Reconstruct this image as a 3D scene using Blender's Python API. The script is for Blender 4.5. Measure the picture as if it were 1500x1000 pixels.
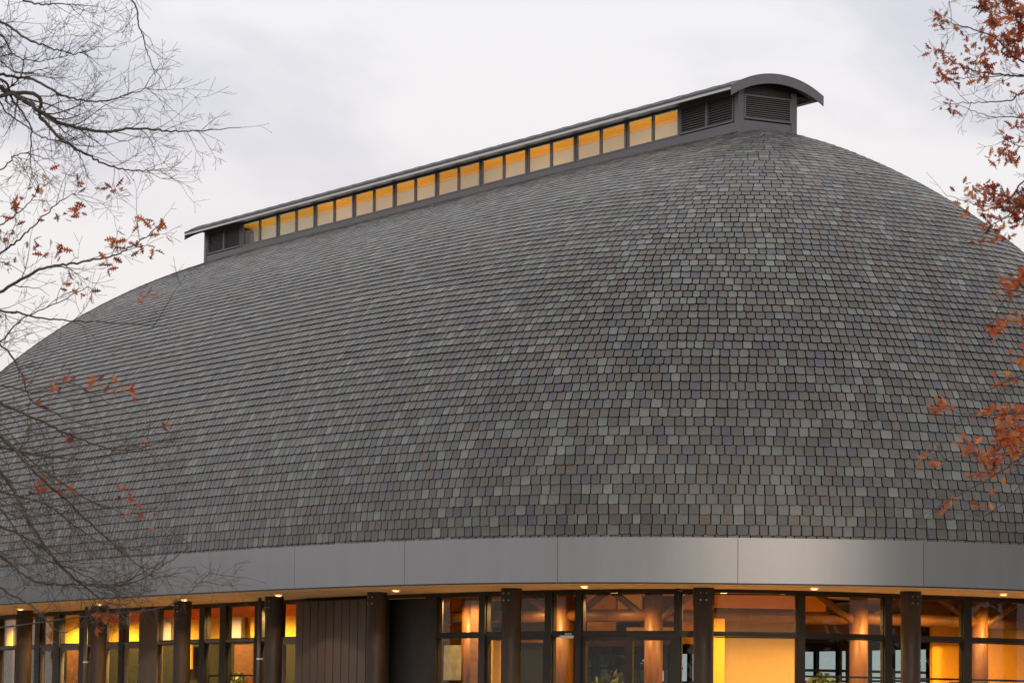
import bpy, math, random
import numpy as np
from mathutils import Vector, Matrix
random.seed(7); rng = np.random.default_rng(7)
for o in list(bpy.data.objects): bpy.data.objects.remove(o, do_unlink=True)
SC = bpy.context.scene
COL = SC.collection

# ------------------------------------------------------------------ camera
F, PITCH, ROLL = 5055.55, math.radians(6.2413), math.radians(0.7491)
cam_d = bpy.data.cameras.new('camera'); cam = bpy.data.objects.new('camera', cam_d); COL.objects.link(cam)
cam_d.sensor_width = 36; cam_d.lens = F * 36 / 1500; cam_d.clip_end = 3000; cam_d.clip_start = .5
_zc = Vector((0, -math.sin(PITCH), math.cos(PITCH))); _fw = Vector((0, math.cos(PITCH), math.sin(PITCH))); _x = Vector((1, 0, 0))
_r = _x * math.cos(ROLL) + _zc * math.sin(ROLL); _u = -_x * math.sin(ROLL) + _zc * math.cos(ROLL)
cam.matrix_world = Matrix(((_r.x, _u.x, -_fw.x, 0), (_r.y, _u.y, -_fw.y, 0), (_r.z, _u.z, -_fw.z, 0), (0, 0, 0, 1)))
cam_d.dof.use_dof = True; cam_d.dof.focus_distance = 84; cam_d.dof.aperture_fstop = 6.3
SC.camera = cam
# ------------------------------------------------------------------ world, sun, exposure
SUN_EL, SUN_AZ = math.radians(9), math.radians(6)      # low soft sun behind the camera, to its left
W = bpy.data.worlds.new('World'); SC.world = W; W.use_nodes = True
nt = W.node_tree; nt.nodes.clear()
def N(nt, t, **k):
    n = nt.nodes.new(t)
    for a, b in k.items():
        if a in n.inputs.keys(): n.inputs[a].default_value = b
        else: setattr(n, a, b)
    return n
L = nt.links.new
sky = N(nt, 'ShaderNodeTexSky', sky_type='NISHITA', sun_disc=False, sun_elevation=SUN_EL, sun_rotation=math.pi + SUN_AZ)
bg1 = N(nt, 'ShaderNodeBackground'); bg1.inputs[1].default_value = .07; L(sky.outputs[0], bg1.inputs[0])
tc = N(nt, 'ShaderNodeTexCoord'); mp = N(nt, 'ShaderNodeMapping'); mp.inputs['Scale'].default_value = (1, 1, 2.0); mp.inputs['Location'].default_value = (2.6, .3, .1)
L(tc.outputs['Generated'], mp.inputs[0])
nz = N(nt, 'ShaderNodeTexNoise', Scale=7.5, Detail=6.0, Roughness=.48, Distortion=.25); L(mp.outputs[0], nz.inputs['Vector'])
rp = N(nt, 'ShaderNodeValToRGB'); L(nz.outputs[0], rp.inputs[0])
rp.color_ramp.interpolation = 'EASE'
rp.color_ramp.elements[0].position = .29; rp.color_ramp.elements[0].color = (.76, .76, .84, 1)
rp.color_ramp.elements[1].position = .45; rp.color_ramp.elements[1].color = (1.0, .975, .99, 1)
sep = N(nt, 'ShaderNodeSeparateXYZ'); L(tc.outputs['Generated'], sep.inputs[0])
mr = N(nt, 'ShaderNodeMapRange'); mr.inputs[1].default_value = .0; mr.inputs[2].default_value = .2; mr.inputs[3].default_value = .85; mr.inputs[4].default_value = 0.; L(sep.outputs[2], mr.inputs[0])
mx = N(nt, 'ShaderNodeMixRGB'); L(mr.outputs[0], mx.inputs[0]); L(rp.outputs[0], mx.inputs[1]); mx.inputs[2].default_value = (.98, .87, .85, 1)
bg2 = N(nt, 'ShaderNodeBackground'); bg2.inputs[1].default_value = .98; L(mx.outputs[0], bg2.inputs[0])
ms = N(nt, 'ShaderNodeMixShader'); ms.inputs[0].default_value = .9; L(bg1.outputs[0], ms.inputs[1]); L(bg2.outputs[0], ms.inputs[2])
wo = N(nt, 'ShaderNodeOutputWorld'); L(ms.outputs[0], wo.inputs[0])
sd = bpy.data.lights.new('sun', 'SUN'); sd.energy = .5; sd.angle = math.radians(11); sd.color = (1, .80, .60)
sun = bpy.data.objects.new('sun', sd); COL.objects.link(sun)
_sdir = Vector((math.sin(SUN_AZ) * math.cos(SUN_EL), -math.cos(SUN_AZ) * math.cos(SUN_EL), math.sin(SUN_EL)))
sun.rotation_euler = _sdir.to_track_quat('Z', 'Y').to_euler()
SC.view_settings.view_transform = 'Standard'; SC.view_settings.look = 'None'; SC.view_settings.gamma = 1; SC.view_settings.exposure = 0
SC.view_settings.use_curve_mapping = False
SC.render.engine = 'CYCLES'
SC.cycles.max_bounces = 8; SC.cycles.transparent_max_bounces = 24

# ------------------------------------------------------------------ materials
def mat(name, col, rough=.6, metal=0., noise=0., nscale=8., bump=0., bscale=30., attr=None, stretch=(1, 1, 1), spec=.5, rvar=.08):
    m = bpy.data.materials.new(name); m.use_nodes = True; t = m.node_tree; b = t.nodes['Principled BSDF']
    b.inputs['Roughness'].default_value = rough; b.inputs['Metallic'].default_value = metal
    b.inputs['Specular IOR Level'].default_value = spec
    b.inputs['Base Color'].default_value = (*col, 1)
    src = None
    if attr:
        a = N(t, 'ShaderNodeAttribute', attribute_name=attr); src = a.outputs['Color']
    if noise or bump:
        c = N(t, 'ShaderNodeTexCoord'); p = N(t, 'ShaderNodeMapping'); p.inputs['Scale'].default_value = stretch
        t.links.new(c.outputs['Object'], p.inputs[0])
    if noise:
        n = N(t, 'ShaderNodeTexNoise', Scale=nscale, Detail=5., Roughness=.6); t.links.new(p.outputs[0], n.inputs['Vector'])
        r = N(t, 'ShaderNodeMapRange'); r.inputs[1].default_value = .3; r.inputs[2].default_value = .7; r.inputs[3].default_value = 1 - noise; r.inputs[4].default_value = 1 + noise
        t.links.new(n.outputs[0], r.inputs[0])
        v = N(t, 'ShaderNodeVectorMath', operation='SCALE'); t.links.new(r.outputs[0], v.inputs['Scale'])
        if src: t.links.new(src, v.inputs[0])
        else: v.inputs[0].default_value = col
        src = v.outputs[0]
        r2 = N(t, 'ShaderNodeMapRange'); r2.inputs[1].default_value = .3; r2.inputs[2].default_value = .7; r2.inputs[3].default_value = rough - rvar; r2.inputs[4].default_value = min(1, rough + rvar)
        t.links.new(n.outputs[0], r2.inputs[0]); t.links.new(r2.outputs[0], b.inputs['Roughness'])
    if src: t.links.new(src, b.inputs['Base Color'])
    if bump:
        n2 = N(t, 'ShaderNodeTexNoise', Scale=bscale, Detail=4.); t.links.new(p.outputs[0], n2.inputs['Vector'])
        bp = N(t, 'ShaderNodeBump'); bp.inputs['Strength'].default_value = bump; bp.inputs['Distance'].default_value = .01
        t.links.new(n2.outputs[0], bp.inputs['Height']); t.links.new(bp.outputs[0], b.inputs['Normal'])
    return m
def emit(name, col, s):
    m = bpy.data.materials.new(name); m.use_nodes = True; b = m.node_tree.nodes['Principled BSDF']
    b.inputs['Base Color'].default_value = (*col, 1); b.inputs['Emission Color'].default_value = (*col, 1); b.inputs['Emission Strength'].default_value = s
    return m
def glass(name, tint, refl=1.5, rough=0.0):
    m = bpy.data.materials.new(name); m.use_nodes = True; t = m.node_tree; t.nodes.clear()
    tr = N(t, 'ShaderNodeBsdfTransparent'); tr.inputs[0].default_value = (*tint, 1)
    gl = N(t, 'ShaderNodeBsdfGlossy'); gl.inputs['Roughness'].default_value = rough; gl.inputs[0].default_value = (1, 1, 1, 1)
    fr = N(t, 'ShaderNodeFresnel'); fr.inputs[0].default_value = refl
    c = N(t, 'ShaderNodeTexCoord'); n = N(t, 'ShaderNodeTexNoise', Scale=.9, Detail=1.); t.links.new(c.outputs['Object'], n.inputs[0])
    bp = N(t, 'ShaderNodeBump'); bp.inputs['Strength'].default_value = .05; bp.inputs['Distance'].default_value = .02
    t.links.new(n.outputs[0], bp.inputs['Height']); t.links.new(bp.outputs[0], gl.inputs['Normal'])
    mx = N(t, 'ShaderNodeMixShader'); ge = N(t, 'ShaderNodeNewGeometry'); mm = N(t, 'ShaderNodeMath', operation='SUBTRACT'); mm.use_clamp = True; t.links.new(fr.outputs[0], mm.inputs[0]); t.links.new(ge.outputs['Backfacing'], mm.inputs[1]); t.links.new(mm.outputs[0], mx.inputs[0]); t.links.new(tr.outputs[0], mx.inputs[1]); t.links.new(gl.outputs[0], mx.inputs[2])
    o = N(t, 'ShaderNodeOutputMaterial'); t.links.new(mx.outputs[0], o.inputs[0]); return m
M = {}
M['slate'] = mat('slate_stone', (.2, .2, .2), .44, noise=.16, nscale=9, bump=.25, bscale=40, attr='tone', spec=.6)
M['underlay'] = mat('roof_underlay', (.012, .011, .010), .95, noise=.2)
M['fascia'] = mat('fascia_metal', (.305, .31, .325), .38, metal=.65, noise=.05, nscale=2.5, stretch=(1, 1, .12), rvar=.012)
M['dark_metal'] = mat('dark_trim_metal', (.03, .028, .028), .5, metal=.2, noise=.1)
M['clad'] = mat('clerestory_cladding', (.145, .138, .158), .48, metal=.15, noise=.1, nscale=4, bump=.05, bscale=6)
M['slat'] = mat('louver_blade', (.20, .19, .20), .45, metal=.15)
M['cap'] = mat('clerestory_roof_metal', (.075, .075, .085), .55, metal=.1, noise=.15, nscale=3)
M['drip'] = mat('drip_edge_metal', (.62, .61, .63), .5, noise=.08)
M['soffit_metal'] = mat('cap_soffit_panel', (.23, .19, .18), .7, noise=.08)
M['soffit'] = mat('soffit_timber', (.85, .55, .28), .6, noise=.12, nscale=5, stretch=(1, 1, 1))
M['log'] = mat('column_timber', (.032, .017, .011), .5, noise=.4, nscale=5, stretch=(6, 6, .5), bump=.3, bscale=12)
M['inlog'] = mat('interior_log', (.14, .052, .007), .5, noise=.3, nscale=4, stretch=(4, 4, .6))
M['bolt'] = mat('bolt_steel', (.35, .34, .33), .4, metal=.7)
M['mull'] = mat('mullion_bronze', (.022, .018, .015), .45, metal=.2, noise=.1)
M['mull_grey'] = mat('door_frame_grey', (.16, .145, .14), .5, noise=.1)
M['siding'] = mat('vertical_cladding', (.105, .08, .07), .5, noise=.18, nscale=3, stretch=(3, 3, .4))
M['pipe'] = mat('downpipe_metal', (.10, .095, .095), .5, metal=.2, noise=.1)
M['white'] = mat('white_steel', (.7, .7, .68), .5)
M['glass'] = glass('window_glass', (.95, .95, .92), 1.4)
M['rglass'] = glass('tinted_rear_glass', (.62, .72, .74))
M['cglass'] = glass('clerestory_glass', (.95, .93, .9), 1.35)
M['orange'] = mat('orange_painted_wall', (.85, .37, .015), .7, noise=.05)
M['yellow'] = mat('yellow_painted_wall', (.9, .55, .06), .7, noise=.05)
M['palewall'] = mat('frosted_door_panel', (.42, .42, .42), .5, noise=.35, nscale=3)
M['creamhaze'] = mat('cream_haze_panel', (.42, .27, .09), .7, noise=.06)  # creamy haze reflected in one pane, painted onto a wall behind it
M['red'] = mat('orange_bulkhead', (.85, .2, .0), .6, noise=.1)
M['inwood'] = mat('interior_timber', (.13, .055, .022), .6, noise=.3, nscale=3, stretch=(1, 1, 5))
M['indark'] = mat('interior_dark_olive', (.014, .018, .008), .7, noise=.4, nscale=2)  # olive mottling paints in greenery reflected in the left panes
M['floor'] = mat('interior_floor', (.25, .17, .1), .5, noise=.2)
M['olive'] = mat('interior_planting', (.06, .08, .03), .8, noise=.6, nscale=5)
M['lamp'] = emit('lamp_lens', (1, .74, .36), 9)
M['inlamp'] = emit('interior_lamp', (1, .6, .25), 6)
M['palepanel'] = mat('pale_reflecting_panel', (.80, .82, .78), .6)  # pale, mostly opaque panel added to reflect light behind the clerestory panes
_t = M['palepanel'].node_tree; _tl = N(_t, 'ShaderNodeBsdfTranslucent'); _tl.inputs[0].default_value = (1, .93, .82, 1); _ms = N(_t, 'ShaderNodeMixShader'); _ms.inputs[0].default_value = .25
_t.links.new(_t.nodes['Principled BSDF'].outputs[0], _ms.inputs[1]); _t.links.new(_tl.outputs[0], _ms.inputs[2])
_tr = N(_t, 'ShaderNodeBsdfTransparent'); _tr.inputs[0].default_value = (.92, .88, .78, 1); _m2 = N(_t, 'ShaderNodeMixShader'); _m2.inputs[0].default_value = .05; _t.links.new(_ms.outputs[0], _m2.inputs[1]); _t.links.new(_tr.outputs[0], _m2.inputs[2]); _t.links.new(_m2.outputs[0], _t.nodes['Material Output'].inputs[0])
M['bark'] = mat('grey_brown_bark', (.085, .07, .06), .9, noise=.3, nscale=10, bump=.4, bscale=25)
M['barkd'] = mat('dark_bark', (.095, .072, .06), .9, noise=.3, nscale=10)
M['leaf'] = mat('autumn_leaf', (.3, .07, .02), .6, noise=.2, nscale=30, attr='tone')
_t = M['leaf'].node_tree; _b = _t.nodes['Principled BSDF']
_tl = N(_t, 'ShaderNodeBsdfTranslucent'); _at = N(_t, 'ShaderNodeAttribute', attribute_name='tone'); _t.links.new(_at.outputs['Color'], _tl.inputs[0])
_ms = N(_t, 'ShaderNodeMixShader'); _ms.inputs[0].default_value = .4; _t.links.new(_b.outputs[0], _ms.inputs[1]); _t.links.new(_tl.outputs[0], _ms.inputs[2]); _t.links.new(_ms.outputs[0], _t.nodes['Material Output'].inputs[0])
M['grass'] = mat('lawn', (.05, .075, .025), .95, noise=.4, nscale=.6)
M['paving'] = mat('concrete_paving', (.30, .28, .25), .85, noise=.15, nscale=1.5)
M['green'] = mat('evergreen_leaf', (.045, .07, .03), .7, noise=.3, attr='tone')

# ------------------------------------------------------------------ mesh helpers
class MB:
    def __init__(s): s.v = []; s.f = []; s.c = []
    def add(s, vs, fs, col=None):
        k = len(s.v); s.v += [tuple(v) for v in vs]; s.f += [tuple(i + k for i in f) for f in fs]
        if col is not None: s.c += [col] * len(fs)
    def box(s, c, ax, ay, az):      # centre, three half-axis vectors
        c, ax, ay, az = map(Vector, (c, ax, ay, az)); k = []
        for i in (-1, 1):
            for j in (-1, 1):
                for l in (-1, 1): k.append(c + ax * i + ay * j + az * l)
        s.add(k, [(0, 1, 3, 2), (4, 6, 7, 5), (0, 4, 5, 1), (2, 3, 7, 6), (0, 2, 6, 4), (1, 5, 7, 3)])
    def tube(s, pts, rad, n=5, cap=False):
        pts = [Vector(p) for p in pts]; k = len(s.v); up = Vector((.3, .1, 1)).normalized(); prev = None
        for i, p in enumerate(pts):
            t = (pts[min(i + 1, len(pts) - 1)] - pts[max(i - 1, 0)])
            t = t.normalized() if t.length > 1e-9 else Vector((0, 0, 1))
            a = (prev if prev is not None else up); a = a - t * a.dot(t)
            if a.length < 1e-3: a = Vector((1, 0, 0)) - t * t.x
            a.normalize(); prev = a; b = t.cross(a)
            for j in range(n):
                w = 2 * math.pi * j / n; s.v.append(tuple(p + (a * math.cos(w) + b * math.sin(w)) * rad[i]))
        for i in range(len(pts) - 1):
            for j in range(n):
                q = k + i * n; s.f.append((q + j, q + (j + 1) % n, q + n + (j + 1) % n, q + n + j))
        if cap:
            s.f.append(tuple(k + j for j in range(n))[::-1]); s.f.append(tuple(k + (len(pts) - 1) * n + j for j in range(n)))
    def mesh(s, name, m, smooth=False):
        me = bpy.data.meshes.new(name); me.from_pydata(s.v, [], s.f); me.materials.append(m)
        if s.c and len(s.c) == len(s.f):
            at = me.color_attributes.new('tone', 'FLOAT_COLOR', 'CORNER'); arr = []
            for f, c in zip(s.f, s.c): arr += [c[0], c[1], c[2], 1] * len(f)
            at.data.foreach_set('color', arr)
        if smooth: me.polygons.foreach_set('use_smooth', [True] * len(me.polygons))
        me.update(); return me
def link(name, data, parent=None, **props):
    o = bpy.data.objects.new(name, data); COL.objects.link(o)
    if parent is not None: o.parent = parent
    for k, v in props.items(): o[k] = v
    return o
def build(mb, name, m, parent=None, smooth=False, **p): return link(name, mb.mesh(name, m, smooth), parent, **p)

# ------------------------------------------------------------------ plan and section of the hall
TH = math.radians(30.2808); X0, Y0, ZE = -1.5996, 105.61, 4.2828
A0, B0, CR, HH, PP, QQ, PA = 26.6464, 12.8449, 16.0378, 11.5533, 1.3897, 1.0319, 1.3185
NN0, NN1, K4, K6, K8 = 2.4726, 4.312, -.022, .0098, .0057
LA, WL, HW, ZB, EXP = 16.5935, .9369, 1.1003, 11.3567, .2393
HF, FLOOR = 1.05, -.35
def world(a, b, z): return np.stack([X0 + a * math.sin(TH) - b * math.cos(TH), Y0 - a * math.cos(TH) - b * math.sin(TH), ZE + z + 0 * a], -1)
def wv(a, b, z): return Vector((X0 + a * math.sin(TH) - b * math.cos(TH), Y0 - a * math.cos(TH) - b * math.sin(TH), ZE + z))
AX = Vector((math.sin(TH), -math.cos(TH), 0)); BX = Vector((-math.cos(TH), -math.sin(TH), 0)); ZX = Vector((0, 0, 1))
def level(s, n=2401):
    tt = np.linspace(0, 2 * np.pi, n) - np.pi / 2; ph = s * np.pi / 2
    cb = max(np.cos(ph), 0) ** PP; z = HH * np.sin(ph) ** QQ; ca = max(np.cos(ph), 0) ** PA
    B = B0 * cb + 1e-4; A = CR + (A0 - CR) * ca; e = np.clip(NN0 + (NN1 - NN0) * s, 1.3, 8)
    ct, st = np.cos(tt), np.sin(tt)
    g = 1 + (1 - s) * (K4 * np.cos(4 * tt) + K6 * np.cos(6 * tt) + K8 * np.cos(8 * tt))
    return A * np.sign(ct) * np.abs(ct) ** (2 / e) * g, B * np.sign(st) * np.abs(st) ** (2 / e) * g, z
def resample(P, n):
    d = np.r_[0, np.cumsum(np.linalg.norm(np.diff(P, axis=0), axis=1))]; t = np.linspace(0, d[-1], n)
    return np.stack([np.interp(t, d, P[:, i]) for i in range(P.shape[1])], -1), d[-1]
def proj(P):
    P = np.asarray(P, float); c, s = math.cos(PITCH), math.sin(PITCH)
    y = P[..., 1] * c + P[..., 2] * s; z = -P[..., 1] * s + P[..., 2] * c
    u = F * P[..., 0] / y; v = -F * z / y; cr, sr = math.cos(ROLL), math.sin(ROLL)
    return np.stack([750 + u * cr - v * sr, 500 + u * sr + v * cr], -1)
_a, _b, _ = level(0)
EAVE, PERI = resample(world(_a, _b, 0 * _a), 2401)      # closed plan curve of the eave, arc-length even
def smooth_closed(P, k=15):
    Q = P[:-1]; out = sum(np.roll(Q, i, 0) for i in range(-k, k + 1)) / (2 * k + 1); return np.vstack([out, out[:1]])
EAVE = smooth_closed(EAVE)
TAN = np.roll(EAVE[:-1], -1, 0) - np.roll(EAVE[:-1], 1, 0); TAN = np.vstack([TAN, TAN[:1]]); TAN /= np.linalg.norm(TAN, axis=1)[:, None]
CEN = np.array([X0, Y0, ZE])
NOR = np.stack([TAN[:, 1], -TAN[:, 0], 0 * TAN[:, 0]], -1); NOR *= np.sign(((EAVE - CEN) * NOR).sum(1))[:, None]
IDX = np.arange(2401.)
def frame_of(P):
    P = smooth_closed(P); T = np.roll(P[:-1], -1, 0) - np.roll(P[:-1], 1, 0); T = np.vstack([T, T[:1]]); T /= np.linalg.norm(T, axis=1)[:, None]
    n = np.stack([T[:, 1], -T[:, 0], 0 * T[:, 0]], -1); n *= np.sign(((P - CEN) * n).sum(1))[:, None]; return P, T, n
_t = np.linspace(0, 2 * np.pi, 2401) - np.pi / 2; _c, _s = np.cos(_t), np.sin(_t)
GP, GPERI = resample(world(-1.5 + 23.9 * np.sign(_c) * np.abs(_c) ** (2 / 3.8), -.9 + 9.4 * np.sign(_s) * np.abs(_s) ** (2 / 3.8), 0 * _c), 2401)
GP, GTAN, GNOR = frame_of(GP); GSTEP = GPERI / 2400
def gring(t, ofs, z):
    t = np.asarray(t, float) % 2400
    p = np.stack([np.interp(t, IDX, GP[:, i]) for i in range(3)], -1); n = np.stack([np.interp(t, IDX, GNOR[:, i]) for i in range(3)], -1)
    p = p - n * ofs; p[..., 2] = z; return p
def gt_at(px, ofs, z):
    q = proj(gring(IDX, ofs, z)); x = q[:, 0] - px
    i = np.where(x[:-1] * x[1:] <= 0)[0]; c = [(proj(gring(k + 0., ofs, z))[1], k + x[k] / (x[k] - x[k + 1] + 1e-12)) for k in i]
    return min(c)[1] if c else float(np.abs(x).argmin())
def ring(t, ofs, z):             # t = index along the eave curve (0..2400), ofs = metres inward, z absolute
    t = np.asarray(t, float) % 2400
    p = np.stack([np.interp(t, IDX, EAVE[:, i]) for i in range(3)], -1); n = np.stack([np.interp(t, IDX, NOR[:, i]) for i in range(3)], -1)
    p = p - n * ofs; p[..., 2] = z; return p
def rn(t):
    t = t % 2400; n = Vector([float(np.interp(t, IDX, NOR[:, i])) for i in range(3)]); return n.normalized()
STEP = PERI / 2400
def t_at(px, ofs, z):            # where the near side of a ring is met by the sight line through a photo column
    q = proj(ring(IDX, ofs, z)); x = q[:, 0] - px
    i = np.where(x[:-1] * x[1:] <= 0)[0]; c = [(proj(ring(k + 0., ofs, z))[1], k + x[k] / (x[k] - x[k + 1] + 1e-12)) for k in i]
    return min(c)[1] if c else float(np.abs(x).argmin())

hall = link('hall_building', None, None, label='slate-domed hall with a long glazed ridge clerestory and warmly lit ground floor', category='building')
hall.location = (X0, Y0, FLOOR); hall_inv = Matrix.Translation(-hall.location)
def part(mb, name, m, parent=None, smooth=False, **p):
    o = link(name, mb.mesh(name, m, smooth), parent or hall, **p)
    if parent is None: o.matrix_parent_inverse = hall_inv
    return o

# ------------------------------------------------------------------ ground
def ground_z(x, y):
    d = math.hypot(x - X0, y - Y0); t = min(max((d - 38) / 45, 0), 1); t = t * t * (3 - 2 * t); return FLOOR - .08 - 1.2 * t
g = MB(); xs = [-1500, -600, -250, -120] + list(range(-80, 81, 8)) + [120, 250, 600, 1500]; ys = [-1500, -500, -200] + list(range(-80, 221, 8)) + [300, 600, 1500]
for y in ys:
    for x in xs: g.v.append((x, y, ground_z(x, y)))
nx = len(xs)
for j in range(len(ys) - 1):
    for i in range(nx - 1): g.f.append((j * nx + i, j * nx + i + 1, (j + 1) * nx + i + 1, (j + 1) * nx + i))
build(g, 'ground', M['grass'], kind='structure')
g = MB(); n = 120
for i in range(n + 1):
    p = ring(i * 2400 / n, 4.5, FLOOR); q = ring(i * 2400 / n, -5, FLOOR); g.v += [tuple(p), tuple(q), (q[0], q[1], FLOOR - .25)]
for i in range(n): k = 3 * i; g.f += [(k, k + 1, k + 4, k + 3), (k + 1, k + 2, k + 5, k + 4)]
build(g, 'pavement', M['paving'], kind='structure')

# ------------------------------------------------------------------ roof shell and slates
ss = np.linspace(0, .9995, 60); g = MB(); ng = 160
for s in ss:
    a, b, z = level(s); P = world(a, b, z + 0 * a); P, _ = resample(P, ng + 1); P = P[:-1]
    for p in P:
        v = Vector(p) - Vector((X0, Y0, p[2])); p2 = Vector(p) - v.normalized() * .035 - Vector((0, 0, .03)); g.v.append(tuple(p2))
for i in range(len(ss) - 1):
    for j in range(ng): k = i * ng; g.f.append((k + j, k + (j + 1) % ng, k + ng + (j + 1) % ng, k + ng + j))
roof = part(g, 'roof', M['underlay'], smooth=True)

# course levels: equal exposure along the side profile
sf = np.linspace(0, 1, 4000); bf = B0 * np.cos(sf * np.pi / 2) ** PP; zf = HH * np.sin(sf * np.pi / 2) ** QQ
arc = np.r_[0, np.cumsum(np.hypot(np.diff(bf), np.diff(zf)))]
cs = [0.]; t = .10
while t < arc[-1] - .02: cs.append(float(np.interp(t, arc, sf))); t += EXP
curves = []
for s in cs:
    a, b, z = level(s); P, Ln = resample(world(a, b, z + 0 * a), 2401); curves.append((P, Ln))
PAL = [((.215, .205, .19), 30), ((.19, .17, .152), 22), ((.29, .295, .275), 15), ((.165, .165, .165), 13), ((.155, .15, .175), 9), ((.21, .165, .135), 5), ((.235, .25, .232), 8), ((.16, .14, .12), 5)]
pc = np.array([p[0] for p in PAL]); pw = np.array([p[1] for p in PAL], float); pw /= pw.sum()
slates = []   # (8 verts, colour, area)
camn = np.array([0, 0, 0.])
for k in range(len(cs)):
    P, Ln = curves[k]; n = 2400
    if k + 1 < len(cs): Q = curves[k + 1][0]
    else: continue
    if k == 0: P = P.copy(); Pz = P.copy()
    # nearest point on next course (coarse search then refine by neighbours)
    Pc = P[::6]; D = np.zeros_like(Pc)
    for i0 in range(0, len(Pc), 100):
        dd = ((Pc[i0:i0 + 100, None, :] - Q[None, ::2, :]) ** 2).sum(2); D[i0:i0 + 100] = Q[::2][dd.argmin(1)] - Pc[i0:i0 + 100]
    Tn = np.roll(Pc, -1, 0) - np.roll(Pc, 1, 0); Tn[0] = Pc[1] - Pc[-2]; Tn[-1] = Tn[0]; Tn /= np.linalg.norm(Tn, axis=1)[:, None] + 1e-9
    D -= (D * Tn).sum(1)[:, None] * Tn
    kk = 3; Dp = np.vstack([D[-kk - 1:-1], D, D[1:kk + 1]]); D = sum(Dp[i:i + len(D)] for i in range(2 * kk + 1)) / (2 * kk + 1)
    l = np.linspace(0, Ln, len(Pc))
    pos = rng.uniform(0, .25); edges = [pos]
    base = .262 if k < 14 else (.235 if k < 48 else .30)
    while pos < Ln - .12:
        w = base * (1 + rng.normal() * .05) if rng.random() < .72 else base * rng.choice([.78, .88, 1.15])
        if k >= 52 and rng.random() < .12: w *= .6
        pos += w; edges.append(pos)
    edges = np.array(edges); e0, e1 = edges[:-1], edges[1:]; gap = .0135 - .0035 * min(max((k - 30) / 25, 0), 1)
    def at(x, arr): return np.stack([np.interp(x, l, arr[:, i]) for i in range(3)], -1)
    L0, L1 = at(e0 + gap, Pc), at(e1 - gap, Pc); D0, D1 = at(e0, D), at(e1, D)
    T = (L1 - L0); Tl = np.linalg.norm(T, axis=1)[:, None]; T = T / Tl
    Dm = (D0 + D1) / 2; Nm = np.cross(T, Dm); Nm /= np.linalg.norm(Nm, axis=1)[:, None] + 1e-9
    out = (L0 - np.array([X0, Y0, 4.])); sg = np.sign((Nm * out).sum(1)); sg[sg == 0] = 1; Nm *= sg[:, None]
    mid = (L0 + L1) / 2 + Dm / 2
    rel = mid - np.array([X0, Y0, 0]); aa = rel[:, 0] * AX.x + rel[:, 1] * AX.y; bb = rel[:, 0] * BX.x + rel[:, 1] * BX.y
    vis = ((-mid / np.linalg.norm(mid, axis=1)[:, None]) * Nm).sum(1)
    keep = (vis > -.22) & ~((np.abs(aa) < LA - .12) & (np.abs(bb) < WL - .10))
    # slight irregularity
    m_ = len(L0); hgt = (.036 - .020 * min(max((k - 22) / 30, 0), 1)) + rng.normal(0, .0025, m_)[:, None]; hgt2 = hgt + rng.normal(0, .0022, m_)[:, None]
    drop = (rng.normal(0, .0025, m_) - (rng.random(m_) < .012) * rng.uniform(.01, .03, m_))[:, None]; Dn = Dm / (np.linalg.norm(Dm, axis=1)[:, None] + 1e-9)
    cb = rng.uniform(.012, .05, (m_, 1)); cb2 = rng.uniform(.012, .05, (m_, 1)); ct = rng.uniform(.010, .028, (m_, 1))
    b0 = L0 + Dn * drop; b1 = L1 + Dn * (drop + rng.normal(0, .003, m_)[:, None])
    top0, top1 = L0 + D0 * 1.04, L1 + D1 * 1.04
    lo = -.012
    V = np.stack([top0 + Nm * .002, top1 + Nm * .002, b1 + Dn * ct + Nm * hgt2, b1 - T * cb + Nm * hgt2, b0 + T * cb2 + Nm * hgt, b0 + Dn * ct + Nm * hgt,
                  top0 + Nm * lo, top1 + Nm * lo, b1 + Dn * ct + Nm * (hgt2 - .011), b1 - T * cb + Nm * (hgt2 - .011), b0 + T * cb2 + Nm * (hgt - .011), b0 + Dn * ct + Nm * (hgt - .011)], 1)
    ci = rng.choice(len(pc), m_, p=pw); C = pc[ci] * .575 * np.array([.96, 1., 1.03]) * (1 + rng.normal(0, .085, (m_, 1)))
    sx_, sz_ = mid[:, 0] * .9 + mid[:, 1] * .5, mid[:, 2]
    C *= .95 if k < 25 else .95 + .20 * min((k - 25) / 25, 1)  # upper courses painted lighter, for the sky's sheen at a grazing angle
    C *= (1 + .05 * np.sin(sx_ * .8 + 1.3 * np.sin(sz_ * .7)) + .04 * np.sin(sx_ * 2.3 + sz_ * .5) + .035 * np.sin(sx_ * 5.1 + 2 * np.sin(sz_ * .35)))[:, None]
    if k == 0: V[:, :, 2] += 0
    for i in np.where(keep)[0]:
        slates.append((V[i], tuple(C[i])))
SF = [(0, 1, 2, 3, 4, 5), (1, 0, 6, 7), (2, 1, 7, 8), (3, 2, 8, 9), (4, 3, 9, 10), (5, 4, 10, 11), (0, 5, 11, 6)]
# size each shows at, to keep the 300 largest as parts of their own
cent = np.array([s[0][:6].mean(0) for s in slates]); pr = proj(np.array([s[0][:6] for s in slates]))
ar = .5 * np.abs((pr[:, :, 0] * np.roll(pr[:, :, 1], -1, 1) - pr[:, :, 1] * np.roll(pr[:, :, 0], -1, 1)).sum(1)); pcn = pr.mean(1)
inside = (pcn[:, 0] > 5) & (pcn[:, 0] < 1495) & (pcn[:, 1] < 786) & (pcn[:, 1] > 0)
order = np.argsort(-(ar * inside)); single = set(order[:296].tolist())
rest = MB()
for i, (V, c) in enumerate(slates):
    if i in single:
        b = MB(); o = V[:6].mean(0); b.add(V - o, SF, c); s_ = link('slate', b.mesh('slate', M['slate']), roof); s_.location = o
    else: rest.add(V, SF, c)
link('slate_courses', rest.mesh('slate_courses', M['slate']), roof, kind='stuff')

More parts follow.
